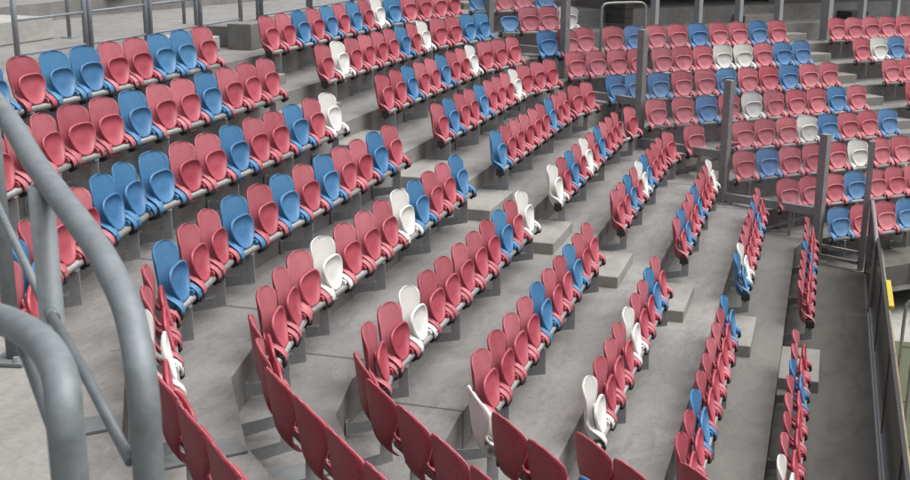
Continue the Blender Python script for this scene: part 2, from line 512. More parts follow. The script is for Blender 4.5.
# ---------------------------------------------------------------- seat meshes
PROF = [(-0.20, -0.010), (-0.03, -0.052), (-0.015, -0.060), (0.0, -0.064)]
SPINE = [(-0.070, -0.006), (-0.055, -0.028), (-0.040, -0.050), (-0.020, -0.076), (0.0, -0.096), (0.03, -0.113), (0.07, -0.127), (0.12, -0.137), (0.20, -0.147), (0.30, -0.158), (0.40, -0.167), (0.475, -0.176)]   # (z, x)
def half_width(z):
    """half width of the shell at height z"""
    d = 0.474 - z
    if d <= 0: return 0.0
    top = 0.2385 * (1 - (1 - min(1, d / 0.130)) ** 2.35) ** (1 / 2.35)
    low = lerp([(-0.070, 0.045), (-0.05, 0.080), (-0.02, 0.102), (0.03, 0.120), (0.08, 0.138), (0.13, 0.160), (0.18, 0.190), (0.23, 0.215), (0.28, 0.232), (0.33, 0.2385)], z)
    return min(top, low)
def seat_back():
    bm = bmesh.new()
    NU, NV = 20, 30
    def pt(v, u, back):
        z = -0.066 + (0.4735 + 0.066) * v
        wv = half_width(z)
        y = u * wv
        x = lerp(SPINE, z) + 0.050 * (abs(y) / 0.2385) ** 2.6
        e = max(0.0, (abs(u) - 0.90) / 0.10) * (z > 0.02)
        x += 0.007 * e * e
        tp = max(0.0, (z - 0.452) / 0.022)
        x += 0.006 * tp * tp
        if back: x -= 0.012 * (1 - 0.5 * e) + 0.0
        return (x, y, z)
    grids = []
    for back in (False, True):
        g = []
        for j in range(NV + 1):
            t = j / NV
            v = 1 - (1 - t) ** 1.8       # rows crowd towards the rounded top
            g.append([bm.verts.new(pt(v, -1 + 2 * k / NU, back)) for k in range(NU + 1)])
        for a_, b_ in zip(g, g[1:]):
            for k in range(NU): bm.faces.new((a_[k], a_[k + 1], b_[k + 1], b_[k]))
        grids.append(g)
    f_, b_ = grids
    for j in range(NV):
        for k in (0, NU): bm.faces.new((f_[j][k], f_[j + 1][k], b_[j + 1][k], b_[j][k]))
    for j in (0, NV):
        for k in range(NU): bm.faces.new((f_[j][k], f_[j][k + 1], b_[j][k + 1], b_[j][k]))
    bmesh.ops.remove_doubles(bm, verts=bm.verts, dist=1e-5)
    bmesh.ops.recalc_face_normals(bm, faces=bm.faces)
    # side wings that sweep forward over the beam
    for sgn in (-1, 1):
        path = [(-0.118, 0.190, 0.178, 0.012), (-0.110, 0.152, 0.166, 0.026), (-0.086, 0.122, 0.172, 0.034), (-0.052, 0.106, 0.182, 0.036),
                (-0.016, 0.090, 0.192, 0.037), (0.018, 0.068, 0.193, 0.039), (0.040, 0.044, 0.194, 0.040), (0.050, 0.018, 0.194, 0.038), (0.048, -0.004, 0.194, 0.030), (0.040, -0.018, 0.194, 0.016)]
        ring = []
        for j, (x, z, y, hw) in enumerate(path):
            x2, z2 = path[min(j + 1, len(path) - 1)][:2]
            x1, z1 = path[max(j - 1, 0)][:2]
            tx, tz = x2 - x1, z2 - z1
            L = math.hypot(tx, tz)
            nx, nz = tz / L, -tx / L
            th = 0.010
            cs = []
            for (a, b) in ((-1, 0.35), (-0.75, 1), (0, 0.6), (0.75, 1), (1, 0.35), (0.8, -1), (0, -1), (-0.8, -1)):
                cs.append(bm.verts.new((x - nx * th * b, sgn * (y + a * hw * 0.98), z - nz * th * b)))
            ring.append(cs)
        for a, b in zip(ring, ring[1:]):
            for k in range(8):
                bm.faces.new((a[k], a[(k + 1) % 8], b[(k + 1) % 8], b[k]))
        bm.faces.new(ring[0])
        bm.faces.new(ring[-1][::-1])
    bmesh.ops.recalc_face_normals(bm, faces=bm.faces)
    for f in bm.faces: f.smooth = True
    return bm
def seat_pan():
    """tipped-up seat: a shallow dish with a narrow raised rim, wide at the top and tapering to the hinge"""
    bm = bmesh.new()
    NA = 44
    zc, hz = 0.172, 0.140
    def outline(a, k):
        ca, sa = math.cos(a), math.sin(a)
        e = 0.56
        y = abs(ca) ** e * (1 if ca > 0 else -1)
        z = abs(sa) ** e * (1 if sa > 0 else -1)
        zt = min(1.0, max(0.0, (0.35 - z) / 1.35))
        wv = 0.200 - 0.100 * zt ** 1.35
        z += 0.05 * (1 - abs(y)) * (z > 0)
        return y * wv * k, z * hz * k
    prof = [(0.0, -0.016), (0.3, -0.016), (0.55, -0.015), (0.72, -0.011), (0.82, -0.004), (0.875, 0.006), (0.905, 0.012), (0.935, 0.014), (0.97, 0.013), (0.995, 0.007), (1.0, -0.002),
            (0.985, -0.009), (0.95, -0.010), (0.92, -0.011), (0.85, -0.016), (0.7, -0.021), (0.4, -0.025), (0.0, -0.026)]
    rings = []
    for (r, x) in prof:
        if r == 0.0:
            rings.append([bm.verts.new((x - 0.022, 0, zc))])
            continue
        ring = []
        for a in range(NA):
            y, z = outline(2 * math.pi * a / NA, r)
            t = z / hz
            lean = -0.020 - 0.028 * t + 0.006 * t * t
            xx = x
            if r < 0.86: xx -= 0.010 * max(0.0, t + 0.15) * (1 - r * r)
            lean -= 0.012
            if t < -0.3: xx = x * (1 - 0.6 * min(1, (-t - 0.3) / 0.7)) + 0.010 * (-t - 0.3)
            ring.append(bm.verts.new((xx + lean, y, zc + z)))
        rings.append(ring)
    for a, b in zip(rings, rings[1:]):
        for k in range(NA):
            k2 = (k + 1) % NA
            if len(a) == 1: bm.faces.new((a[0], b[k], b[k2]))
            elif len(b) == 1: bm.faces.new((a[k], a[k2], b[0]))
            else: bm.faces.new((a[k], a[k2], b[k2], b[k]))
    bmesh.ops.recalc_face_normals(bm, faces=bm.faces)
    for f in bm.faces: f.smooth = True
    for sg in (-1, 1):
        prism(bm, [(-0.045, 0.075), (0.018, 0.070), (0.030, 0.045), (0.020, 0.022), (-0.03, 0.026)], sg * 0.118, sg * 0.150)
    return bm
def clamp_bm(sgn):
    bm = bmesh.new()
    y0, y1 = (0.196, 0.239) if sgn > 0 else (-0.239, -0.196)
    box(bm, -0.045, 0.052, y0, y1, -0.050, 0.040, None, 0.008)
    box(bm, 0.050, 0.060, y0, y1, -0.036, 0.000, None, 0.004)
    box(bm, -0.012, 0.014, y0, y1, -0.068, -0.050)
    return bm
def mesh_from(bm, name, mat):
    me = bpy.data.meshes.new(name)
    bm.to_mesh(me)
    bm.free()
    me.materials.append(M[mat])
    return me
BACKM, PANM = {}, {}
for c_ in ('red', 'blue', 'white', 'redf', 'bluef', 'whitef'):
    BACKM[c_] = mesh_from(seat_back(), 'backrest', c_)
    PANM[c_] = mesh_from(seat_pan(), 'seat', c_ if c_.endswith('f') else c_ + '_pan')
CLM = [mesh_from(clamp_bm(-1), 'clamp', 'black'), mesh_from(clamp_bm(1), 'clamp', 'black')]
def child(name, me, par, rot=None, loc=None):
    o = bpy.data.objects.new(name, me)
    COL.objects.link(o)
    o.parent = par
    if rot: o.rotation_euler = rot
    if loc: o.location = loc
    return o
CN = {'R': 'red', 'B': 'blue', 'W': 'white'}
def inframe(x, y, z, mg=0.0):
    d = Vector((x, y, z)) - CP
    zf = d.dot(FW)
    if zf < 0.3: return False
    px = 466.75 + 1195.15 * d.dot(RT) / zf
    py = 245.05 - 1195.15 * d.dot(UP) / zf
    return -mg < px < 910 + mg and -mg < py < 480 + mg
NSEAT = 0
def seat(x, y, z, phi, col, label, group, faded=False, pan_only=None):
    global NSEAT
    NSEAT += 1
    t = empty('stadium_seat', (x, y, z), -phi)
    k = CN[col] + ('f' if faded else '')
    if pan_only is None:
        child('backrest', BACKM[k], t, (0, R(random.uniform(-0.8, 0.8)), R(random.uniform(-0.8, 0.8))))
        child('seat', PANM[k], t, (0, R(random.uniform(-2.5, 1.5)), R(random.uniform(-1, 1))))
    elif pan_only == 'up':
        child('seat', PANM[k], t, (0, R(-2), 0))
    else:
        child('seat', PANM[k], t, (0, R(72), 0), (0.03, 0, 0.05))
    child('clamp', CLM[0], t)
    child('clamp', CLM[1], t)
    tag(t, label, 'stadium seat', group)
    return t

# walking along a polyline (from a start point, in either direction)
def walk(pl, start, n, pitch, first):
    """centres and headings every pitch, start at arclength 'first' after 'start' along pl (list of Vectors)"""
    segs = [(a, b, (b - a).length) for a, b in zip(pl, pl[1:])]
    res = []
    for k in range(n):
        s = first + pitch * k
        for a, b, L in segs:
            if s <= L or (a, b, L) == segs[-1]:
                e = (b - a) / L
                res.append((a + e * s, e))
                break
            s -= L
    return res
def heading(e):      # e points near -> far
    return math.atan2(e.x, e.y)

# fine position corrections per row (the real rows are not perfectly regular)
XR = {1: (0, .008), 2: (0, 0), 3: (.016, -.022), 4: (.010, -.012), 5: (0, .008), 6: (.008, -.010), 7: (-.011, .012), 8: (-.014, .013), 9: (-.005, .014), 10: (0, 0)}
YA = [-0.046, 0.007, -0.025, -0.073, 0.032, 0.002, 0.017, 0.081, -0.059, 0.065]
YB = [1.223, 1.219, 1.30, 1.229, 1.266, 1.12, 1.34, 1.509, 1.308, 1.56]
A_COL = {1: 'RBBRRBBRBB', 2: 'RRRBRRBRRRRR', 3: 'WRBRRBRRBBBRRRBRR', 4: 'RBRRBRBRBRRB|RRWRRRRRR', 5: 'BRRBWRRRWRRR|RRRRRRR', 6: 'WRBRRRRRWRR|RRRRRR',
         7: 'RRBRRBRRRR||WRR|BR', 8: 'RBRRWRRRW|||||RRR', 9: 'BRRRRRBRRRR', 10: 'RRBRRRRWRRR'}
B_COL = {1: 'RRBRBRBRWBRRRR', 2: 'RWRRRRBRWRRBB', 3: 'RRBRRBRRWRRR', 4: 'RBRRBRRRWRRR', 5: 'BRRRRRBRRRR', 6: 'WRBRWRBRRRR', 7: 'RRBRWBRRRR', 8: 'RBRRBRRRW', 9: 'BWRRRRBRR', 10: 'RRRRBRRR'}
COLN = {'R': 'red', 'B': 'blue', 'W': 'white'}
beams = []      # (points, z, label, group, bracket positions)
def make_beam(pts, z, label, group, step=3, pitch=P, ins=0.30):
    """steel beam along a row (list of Vectors near->far), with brackets back to the riser"""
    t = empty('seat_beam', (pts[0].x, pts[0].y, z))
    o0 = Vector((pts[0].x, pts[0].y, z))
    L = 0
    for a, b in zip(pts, pts[1:]):
        e = (b - a).normalized()
        bm = bmesh.new()
        A = Vector((a.x, a.y, z)) - o0
        B = Vector((b.x, b.y, z)) - o0
        tube(bm, [A, B], 0.030, 16)
        ob('tube', bm, 'tube', t)
        ln = (b - a).length
        n_ = max(1, round((ln - 2 * ins) / (step * pitch))) if ln > 1.0 else 0
        for k in range(n_ + 1):
            if n_ == 0: q = a + e * (ln / 2)
            else: q = a + e * (ins + (ln - 2 * ins) * k / n_)
            bm = bmesh.new()
            prism(bm, [(0.036, -0.020), (0.040, -0.290), (-0.292, -0.365), (-0.292, -0.265), (-0.050, -0.225), (-0.046, -0.020)], -0.004, 0.004)
            box(bm, -0.298, -0.288, -0.035, 0.035, -0.375, -0.250)
            box(bm, -0.030, 0.030, -0.03, 0.03, -0.034, -0.026)
            br = ob('bracket', bm, 'bracket', t)
            br.location = Vector((q.x, q.y, z)) - o0
            br.rotation_euler = (0, 0, -heading(e))
    tag(t, label, 'seat beam', group)
    return t

GA, GB, GC, GD = 'folding seats in the left block', 'folding seats in the middle block', 'folding seats in the right block', 'folding seats in the far right block'
def colour_label(seq, k, blk, i, frm):
    """label: place of this seat among those of its colour"""
    c_ = seq[k]
    same = [q for q in range(len(seq)) if seq[q] == c_]
    r_ = same.index(k) + 1
    if len(same) == 1: return 'only %s folding seat in the %s row of the %s block' % (COLN[c_], ORD[i], blk)
    return '%s folding seat, %s %s one from %s, %s row of the %s block' % (COLN[c_], ORD[r_], COLN[c_], frm, ORD[i], blk)
# left block: straight rows that bend round the near corner
for i in range(1, 11):
    dx_, dz_ = XR[i]
    ln = LINE[i]
    pl = [Vector((D * i, YA[i - 1])), ln[3], ln[2], ln[1], ln[0]]
    pl = [q + Vector((dx_, 0)) for q in pl]
    seq = A_COL[i]
    z = barz(i) + dz_
    k = 0
    s = 0.24
    placed = 0
    seqc = seq.replace('|', '')
    used = []
    for ch in seq:
        if ch == '|':
            s += 0.12
            continue
        # pitch is a little wider where the row bends
        (q, e), = walk(pl, None, 1, 0, s)
        near = -q.y > 4.6
        if inframe(q.x, q.y, z + 0.25, 30 if q.y > -6 else 60):
            used.append((q, heading(-e), ch))
        s += 0.50 if near else P
    seqv = ''.join(u[2] for u in used)
    for k, (q, ph, ch) in enumerate(used):
        seat(q.x, q.y, z, ph, ch, colour_label(seqv, k, 'left', i, 'the aisle'), GA)
    # beams: one per straight facet
    tot = s - 0.24 + 0.02
    segs = []
    acc = 0.0
    for a, b in zip(pl, pl[1:]):
        L = (b - a).length
        st = a - (b - a).normalized() * (-0.0)
        e0 = acc
        e1 = min(acc + L, tot)
        if e1 - e0 > 0.25:
            u = (b - a).normalized()
            p0 = a + u * (0.0 if e0 == 0 else 0.03)
            p1 = a + u * (e1 - e0 - 0.03)
            segs.append([p1, p0])
        acc += L
        if acc > tot: break
    for si, sg in enumerate(segs):
        if not (inframe(sg[0].x, sg[0].y, z, 80) or inframe(sg[1].x, sg[1].y, z, 80)): continue
        make_beam(sg, z, 'galvanised beam and brackets under the %s row of the left block, %s' % (ORD[i], ['straight run beside the aisle', 'first bend near the camera', 'second bend near the camera', 'nearest run'][min(si, 3)]), 'steel beams carrying the seats')
# middle block
for i in range(1, 11):
    dx_, dz_ = XR[i]
    ln = LINE[i]
    pl = [Vector((D * i, YB[i - 1])), ln[4], ln[5], ln[6]]
    pl = [q + Vector((dx_, 0)) for q in pl]
    seq = B_COL[i]
    z = barz(i) + dz_
    n_str = {1: 9, 2: 9, 3: 9, 4: 9, 5: 9, 6: 10, 7: 9, 8: 9, 9: 9, 10: 8}[i]
    pb = {1: 0.50, 2: 0.505, 3: 0.50, 4: 0.485, 5: 0.50, 6: 0.50, 7: 0.495, 8: 0.50, 9: 0.492, 10: 0.50}[i]
    s = 0.24
    used = []
    for k, ch in enumerate(seq):
        (q, e), = walk(pl, None, 1, 0, s)
        if k >= n_str: ph = heading(e)
        else: ph = heading(e)
        used.append((q, ph, ch))
        s += pb + (0.10 if k == n_str - 1 and n_str < len(seq) else 0)
    for k, (q, ph, ch) in enumerate(used):
        seat(q.x, q.y, z, ph, ch, colour_label(seq, k, 'middle', i, 'the aisle'), GB)
    tot = s - 0.24
    acc = 0
    pts = []
    for a, b in zip(pl, pl[1:]):
        L = (b - a).length
        e1 = min(acc + L, tot)
        if e1 - acc > 0.2:
            u = (b - a).normalized()
            make_beam([a + u * 0.01, a + u * (e1 - acc - 0.02)], z, 'galvanised beam under the %s row of the middle block, %s' % (ORD[i], 'straight run' if acc == 0 else 'bent end beyond the straight run'), 'steel beams carrying the seats')
        acc += L
        if acc >= tot: break
# right block (faces the camera) and far right block
CSEQ = {1: ('BRRB', [7.29, 7.85, 8.25, 8.74]), 2: ('brRW', [7.53, 7.98, 8.40, 8.82]),
        3: ('BRRRBRRBRRBR', [7.76, 8.22, 8.74, 9.36, 9.85, 10.35, 10.85, 11.34, 11.83, 12.32, 12.81, 13.30]),
        4: ('RRRRRRRWWRBB', [8.10, 8.53, 8.98, 9.42, 9.96, 10.42, 10.90, 11.36, 11.85, 12.33, 12.81, 13.28]),
        5: ('BBBRRBRRBRR', [8.47, 8.87, 9.36, 9.87, 10.38, 10.87, 11.36, 11.85, 12.33, 12.82, 13.31]),
        6: ('RRBRWRRRBR', [8.79, 9.34, 9.85, 10.34, 10.85, 11.35, 11.86, 12.35, 12.84, 13.33]),
        7: ('RrRRRWBRRB', [9.04, 9.54, 10.07, 10.53, 11.01, 11.48, 11.95, 12.42, 12.90, 13.38]),
        8: ('RBRRRWRR', [9.48, 9.97, 10.45, 10.95, 11.46, 11.96, 12.47, 12.96]),
        9: ('RRRBRRR', [9.77, 10.24, 10.72, 11.18, 11.64, 12.08, 12.52]),
        10: ('BRRB', [10.16, 10.62, 11.12, 11.58])}
DSEQ = {3: ('RRRRR', [14.88, 15.35, 15.82, 16.29, 16.76]), 4: ('RWBR', [14.86, 15.33, 15.80, 16.27]), 5: ('RRR', [14.92, 15.39, 15.86]), 6: ('RR', [14.80, 15.27])}
CSEQ[2] = ('bRRW', CSEQ[2][1])
def crow(i, seq, ss, blk, g):
    z = barz(i)
    SEQ = seq.upper()
    for k, (ch, s) in enumerate(zip(seq, ss)):
        q = NC * (OFF - D * i) + TC * s
        ph = TH
        first = {1: 0, 2: 0, 3: 3, 4: 4, 5: 2, 6: 1, 7: 1}.get(i, 0)
        if blk == 'right' and k < first:
            ph = TH - R(7)
        if i == 3 and k < 2 and blk == 'right': q += NC * (-0.32 if k == 0 else -0.28)
        rank = i - 0 if blk == 'right' else i - 2
        lab = colour_label(SEQ, k, blk, rank, 'the left')
        if ch == 'b': lab = 'blue seat pan without a backrest, left end of a row behind the steel fence'
        if ch == 'r': lab = 'red seat pan folded down without a backrest behind the steel fence'
        seat(q.x, q.y, z, ph, ch.upper(), lab, g, True, None if ch.isupper() else ('up' if ch == 'b' else 'down'))
    a = NC * (OFF - D * i) + TC * (ss[0] - 0.25)
    b = NC * (OFF - D * i) + TC * (ss[-1] + 0.25)
    make_beam([a, b], z, 'galvanised beam under the %s row of the %s block' % (ORD[rank], blk), 'steel beams carrying the seats')
for i, (q, ss) in CSEQ.items(): crow(i, q, ss, 'right', GC)
for i, (q, ss) in DSEQ.items(): crow(i, q, ss, 'far right', GD)
print('SEATS', NSEAT)

# ---------------------------------------------------------------- steps between right and far right block
def frameC(i, s, perp=0.0, z=0.0):
    q = NC * (OFF - D * i + perp) + TC * s
    mx = Matrix.Rotation(-TH, 4, 'Z')
    mx.translation = (q.x, q.y, z)
    return mx          # local x = towards pitch, y = along the row
n_ = 0
for i in range(-1, 9):
    bm = bmesh.new()
    box(bm, -BK - 0.01, -BK + 0.42, -0.52, 0.52, trz(i) - 0.02, trz(i) + H / 2, frameC(i, 14.08), 0.012)
    n_ += 1
    if i < 1: 
        bm.free(); continue
    o = ob('concrete_step', bm, 'step')
    tag(o, 'pale concrete half step in the far right aisle, %s from the top' % ORD[i], 'step', 'concrete steps in the far right aisle')

# seatless upper part of the right terrace: vomitory opening with columns
vt = empty('vomitory', frameC(2, 12.0).translation)
vo = vt.location.copy()
vm = Matrix.Translation(-vo)
def vpart(name, mat, boxes):
    bm = bmesh.new()
    for (p0, p1, s0, s1, z0, z1) in boxes:
        box(bm, -p1, -p0, s0, s1, z0, z1, vm @ frameC(3, 0.0))
    return ob(name, bm, mat, vt)
ZT = trz(2)
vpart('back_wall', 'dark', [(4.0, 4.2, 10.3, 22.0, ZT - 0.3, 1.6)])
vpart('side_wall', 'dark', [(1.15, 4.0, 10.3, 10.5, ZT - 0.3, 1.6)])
vpart('unseen_ceiling', 'dark', [(0.9, 4.4, 10.0, 22.2, 1.61, 1.8)])  # unseen slab added to block sky light over the recess
vpart('landing', 'board', [(1.16, 3.98, 15.0, 22.0, ZT - 0.2, ZT + 0.30), (1.9, 3.97, 15.1, 22.0, ZT + 0.31, ZT + 0.62), (2.7, 3.96, 15.2, 22.0, ZT + 0.63, ZT + 0.95), (3.3, 3.95, 15.3, 22.0, ZT + 0.96, ZT + 1.25)])
tag(vt, 'dark stairway opening behind the top row of the right block', 'opening')
for k, s in enumerate((10.74, 11.80, 12.82, 13.86, 15.18, 16.16, 17.14)):
    bm = bmesh.new()
    wv = 0.055 if k != 4 else 0.075
    box(bm, -wv * 1.6, wv * 1.6, -wv * .8, wv * .8, 0, 1.61 - ZT, None, 0.006)
    box(bm, -0.12, 0.12, -0.11, 0.11, 0, 0.015)
    o = ob('steel_column', bm, 'column')
    o.matrix_world = frameC(3, s, 0.75, ZT)
    tag(o, '%s grey steel column from the left in front of the dark opening' % ORD[k + 1], 'column', 'steel columns behind the right block')
# boarded terraces left of the opening
bm = bmesh.new()
for k in range(6):
    box(bm, -(0.58 + 0.62 * k + 0.62) , -(0.55 + 0.62 * k), 8.75 - 0.28 * k, 10.28, trz(3) - 0.1, trz(2) + 0.02 + 0.20 * k, frameC(3, 0.0), 0.01)
o = ob('boarded_steps', bm, 'board')
tag(o, 'weathered concrete steps rising behind the right block left of the dark opening', 'steps')
# bent guard rail in front of it
bm = bmesh.new()
tube(bm, [(0, 0, 0), (0, 0, 0.80), (0, 0.03, 0.93), (0, 0.13, 0.98), (0, 0.5, 0.985), (0, 0.87, 0.98), (0, 0.97, 0.93), (0, 1.0, 0.80), (0, 1.0, 0)], 0.024, 10, True, 4)
o = ob('guard_rail', bm, 'tube')
o.matrix_world = frameC(3, 9.25, 0.35, trz(3) + H - 0.04)
tag(o, 'bent tubular guard rail behind the top of the right block, left of the columns', 'rail')
bm = bmesh.new()
box(bm, -0.35, 0.35, -0.25, 0.25, 0, 0.22, None, 0.01)
o = ob('timber_block', bm, 'chip')
o.matrix_world = frameC(3, 16.75, 1.75, ZT + 0.30)
tag(o, 'small dark block lying on the upper steps at the far right', 'block')

# ---------------------------------------------------------------- steel and polycarbonate segregation fence
FP = [(1.50, 9.40, 2), (3.19, 8.48, 4), (4.76, 7.51, 6), (6.32, 6.69, 8), (7.88, 6.02, 10)]
fe = empty('segregation_fence', (FP[0][0], FP[0][1], trz(2)))
f0 = fe.location.copy()
fdir = (Vector((7.88, 6.02)) - Vector((1.5, 9.4))).normalized()
frot = math.atan2(fdir.y, fdir.x)
def fpost(x, y, z, h, wd=0.13):
    bm = bmesh.new()
    mx = Matrix.Translation(Vector((x, y, z)) - f0) @ Matrix.Rotation(frot, 4, 'Z')
    box(bm, -wd / 2, wd / 2, -wd / 2, wd / 2, 0.012, h, mx, 0.008)
    box(bm, -0.15, 0.15, -0.13, 0.13, 0.0, 0.014, mx)
    for sx in (-1, 1):
        for sy in (-1, 1):
            box(bm, sx * 0.115 - .014, sx * 0.115 + .014, sy * 0.095 - .014, sy * 0.095 + .014, 0.013, 0.035, mx)
    ob('post', bm, 'post', fe)
for (x, y, l) in FP: fpost(x, y, trz(l), 2.05)
fpost(-0.2, 10.3, trz(0), 2.05)
for (x, y, l), (x2, y2, l2) in zip(FP, FP[1:]):
    z = trz(l) + 0.12
    bm = bmesh.new()
    a = Vector((x, y, z)) - f0
    b = Vector((x2, y2, z)) - f0
    d = (b - a).normalized()
    beam(bm, a + d * 0.066, b - d * 0.066, 0.09, 0.13, 0.004)
    ob('bottom_rail', bm, 'post', fe)
    bm = bmesh.new()
    mid = a.lerp(b, 0.72)
    beam(bm, mid + Vector((0, 0, -0.066)), Vector((mid.x, mid.y, (trz(l + 1) - f0.z))), 0.05, 0.05)
    ob('strut', bm, 'post', fe)
    bm = bmesh.new()
    q = a.lerp(b, 0.93)
    r_ = a.lerp(b, 0.45)
    beam(bm, Vector((q.x, q.y, z - f0.z - 0.066)), Vector((r_.x, r_.y, trz(l + 1) - f0.z + 0.02)), 0.045, 0.045)
    ob('brace', bm, 'post', fe)
    bm = bmesh.new()
    a2 = a + d * 0.07
    b2 = b - d * 0.07
    for q0, q1, z0, z1 in ((a2, a2.lerp(b2, 0.497), z + 0.068, z + 1.86), (a2.lerp(b2, 0.503), b2, z + 0.068, z + 1.30)):
        n2 = Vector((-d.y, d.x, 0)) * 0.005
        vs = [bm.verts.new((q_.x + s_ * n2.x, q_.y + s_ * n2.y, zz - f0.z)) for s_ in (-1, 1) for q_, zz in ((q0, z0), (q1, z0), (q1, z1), (q0, z1))]
        for f_ in ((0, 1, 2, 3), (7, 6, 5, 4), (0, 4, 5, 1), (1, 5, 6, 2), (2, 6, 7, 3), (3, 7, 4, 0)):
            bm.faces.new([vs[j] for j in f_])
    ob('clear_panel', bm, 'glass', fe)
tag(fe, 'dark steel fence with clear panels stepping down between the middle and right blocks', 'fence')
g2 = empty('gate_post', (8.56, 5.67, trz(10)))
bm = bmesh.new()
box(bm, -0.045, 0.045, -0.05, 0.05, 0.01, 2.04, None, 0.006)
box(bm, -0.12, 0.12, -0.10, 0.10, 0, 0.014)
ob('post', bm, 'post', g2)
bm = bmesh.new()
for z in (0.12, 0.28):
    beam(bm, (-0.62, 0.30, z), (-0.05, 0.02, z), 0.05, 0.05)
ob('rail', bm, 'post', g2)
tag(g2, 'slim grey steel gate post at the foot of the stand beside the glass barrier', 'post')

# ---------------------------------------------------------------- glass barrier at the foot of the stand
WX = 8.66
ba = empty('glass_barrier', (WX, 2.0, trz(10)))
def bpart(name, mat, boxes):
    bm = bmesh.new()
    for b_ in boxes: box(bm, *b_)
    return ob(name, bm, mat, ba)
YN, YF = -9.1, 3.0
spans = [(-9.1, -6.3), (-6.25, -3.55), (-3.50, -1.0), (-0.95, 1.55), (1.60, 3.4)]
for (y0, y1) in spans:
    bpart('glass_panel', 'glass2', [(-0.008, 0.008, y0 - 2.0, y1 - 2.0, 0.14, 1.08)])
bpart('bottom_channel', 'alu', [(-0.05, 0.05, YN - 2, YF + 0.4 - 2, 0.0, 0.07), (-0.03, 0.03, YN - 2, YF + 0.4 - 2, 0.072, 0.14)])
bpart('top_trim', 'trim', [(-0.018, 0.018, YN - 2, YF + 0.4 - 2, 1.08, 1.115)])
for (y0, y1) in spans[1:]:
    bpart('mullion', 'trim', [(-0.014, 0.014, y0 - 2.04, y0 - 2.01, 0.142, 1.078)])
tag(ba, 'low glass barrier with dark top edge along the foot of the stand', 'barrier')
# dark steel panel between the barrier and the gate post
b2 = empty('barrier_frame', (8.64, 4.6, trz(10)))
bm = bmesh.new()
tube(bm, [(0, -1.2, 0.0), (0, -1.2, 0.9), (0, -1.12, 1.1), (0, 0.85, 1.12), (0, 0.95, 1.0), (0, 0.95, 0)], 0.03, 10, True, 4)
ob('frame', bm, 'post', b2)
bm = bmesh.new()
box(bm, -0.01, 0.01, -1.15, 0.92, 0.03, 1.08)
ob('panel', bm, 'glass2', b2)
tag(b2, 'dark tubular framed clear panel between gate post and glass barrier', 'barrier')
# curb and wall on the pitch side
bm = bmesh.new()
box(bm, 8.77, 8.93, -9.3, 9.4, ZG - 0.1, -3.80, None, 0.01)
o = ob('tan_curb_wall', bm, 'curb')
tag(o, 'tan concrete curb on the pitch side of the glass barrier', 'curb')
bm = bmesh.new()
box(bm, -0.020, 0.020, -0.04, 0.04, 0, 0.92, None, 0.004)
box(bm, -0.030, 0.030, -1.05, 0.02, 0.92, 0.97, None, 0.004)
o = ob('yellow_gate_rail', bm, 'yellow')
o.location = (8.735, 1.70, -3.79)
tag(o, 'yellow painted post and top rail behind the glass barrier', 'rail')
def loop_rail(x, y, z, lx, hgt, lab):
    t = empty('tubular_barrier', (x, y, z))
    bm = bmesh.new()
    tube(bm, [(0, 0, 0), (0, 0, hgt - .18), (0.05, 0, hgt - .05), (0.18, 0, hgt), (lx - .18, 0, hgt), (lx - .05, 0, hgt - .05), (lx, 0, hgt - .18), (lx, 0, 0)], 0.022, 10, True, 4)
    ob('frame', bm, 'alu', t)
    for zz in (0.18, hgt * 0.6):
        bm = bmesh.new()
        tube(bm, [(0.02, 0, zz), (lx - 0.02, 0, zz)], 0.014, 8)
        ob('crossbar', bm, 'alu', t)
    tag(t, lab, 'rail', 'tubular barriers beside the pitch')
loop_rail(8.98, 1.85, -4.60, 1.9, 1.50, 'galvanised tubular barrier beside the pitch, farther of the two')
loop_rail(9.0, 0.45, -4.60, 1.9, 1.42, 'galvanised tubular barrier beside the pitch, nearer of the two')
bm = bmesh.new()
tube(bm, [(0, 0, 0), (0.0, 0, 1.9)], 0.022, 8)
o = ob('thin_pole', bm, 'tube')
o.location = (9.27, 8.8, ZG)
tag(o, 'thin grey pole standing on the pale pavement at the right edge', 'pole')

# ---------------------------------------------------------------- steel cover plates across the treads in the near corner
for i in (2, 3, 4, 5, 6):
    a = RIS[i][0]; 
    u = Vector((1, -1)).normalized()      # along the row
    nrm = Vector((1, 1)).normalized()     # towards the pitch
    # point on the riser line where x - y = 11.5
    p1 = RIS[i][1]; e = (RIS[i][0] - p1).normalized()
    c0 = 11.5 + (0.1 if i < 4 else 0) - (0.2 if i == 5 else 0)
    tt = (c0 - (p1.x - p1.y)) / (e.x - e.y)
    q = p1 + e * tt
    mx = Matrix.Translation((q.x, q.y, trz(i))) @ Matrix.Rotation(math.radians(45), 4, 'Z')
    bm = bmesh.new()
    box(bm, 0.01, 0.80, -0.11, 0.11, 0.003, 0.020, mx, 0.003)
    o = ob('cover_plate', bm, 'cover')
    tag(o, 'flat grey steel plate across the tread of the %s row near the camera' % ORD[i], 'plate', 'steel plates across the treads')

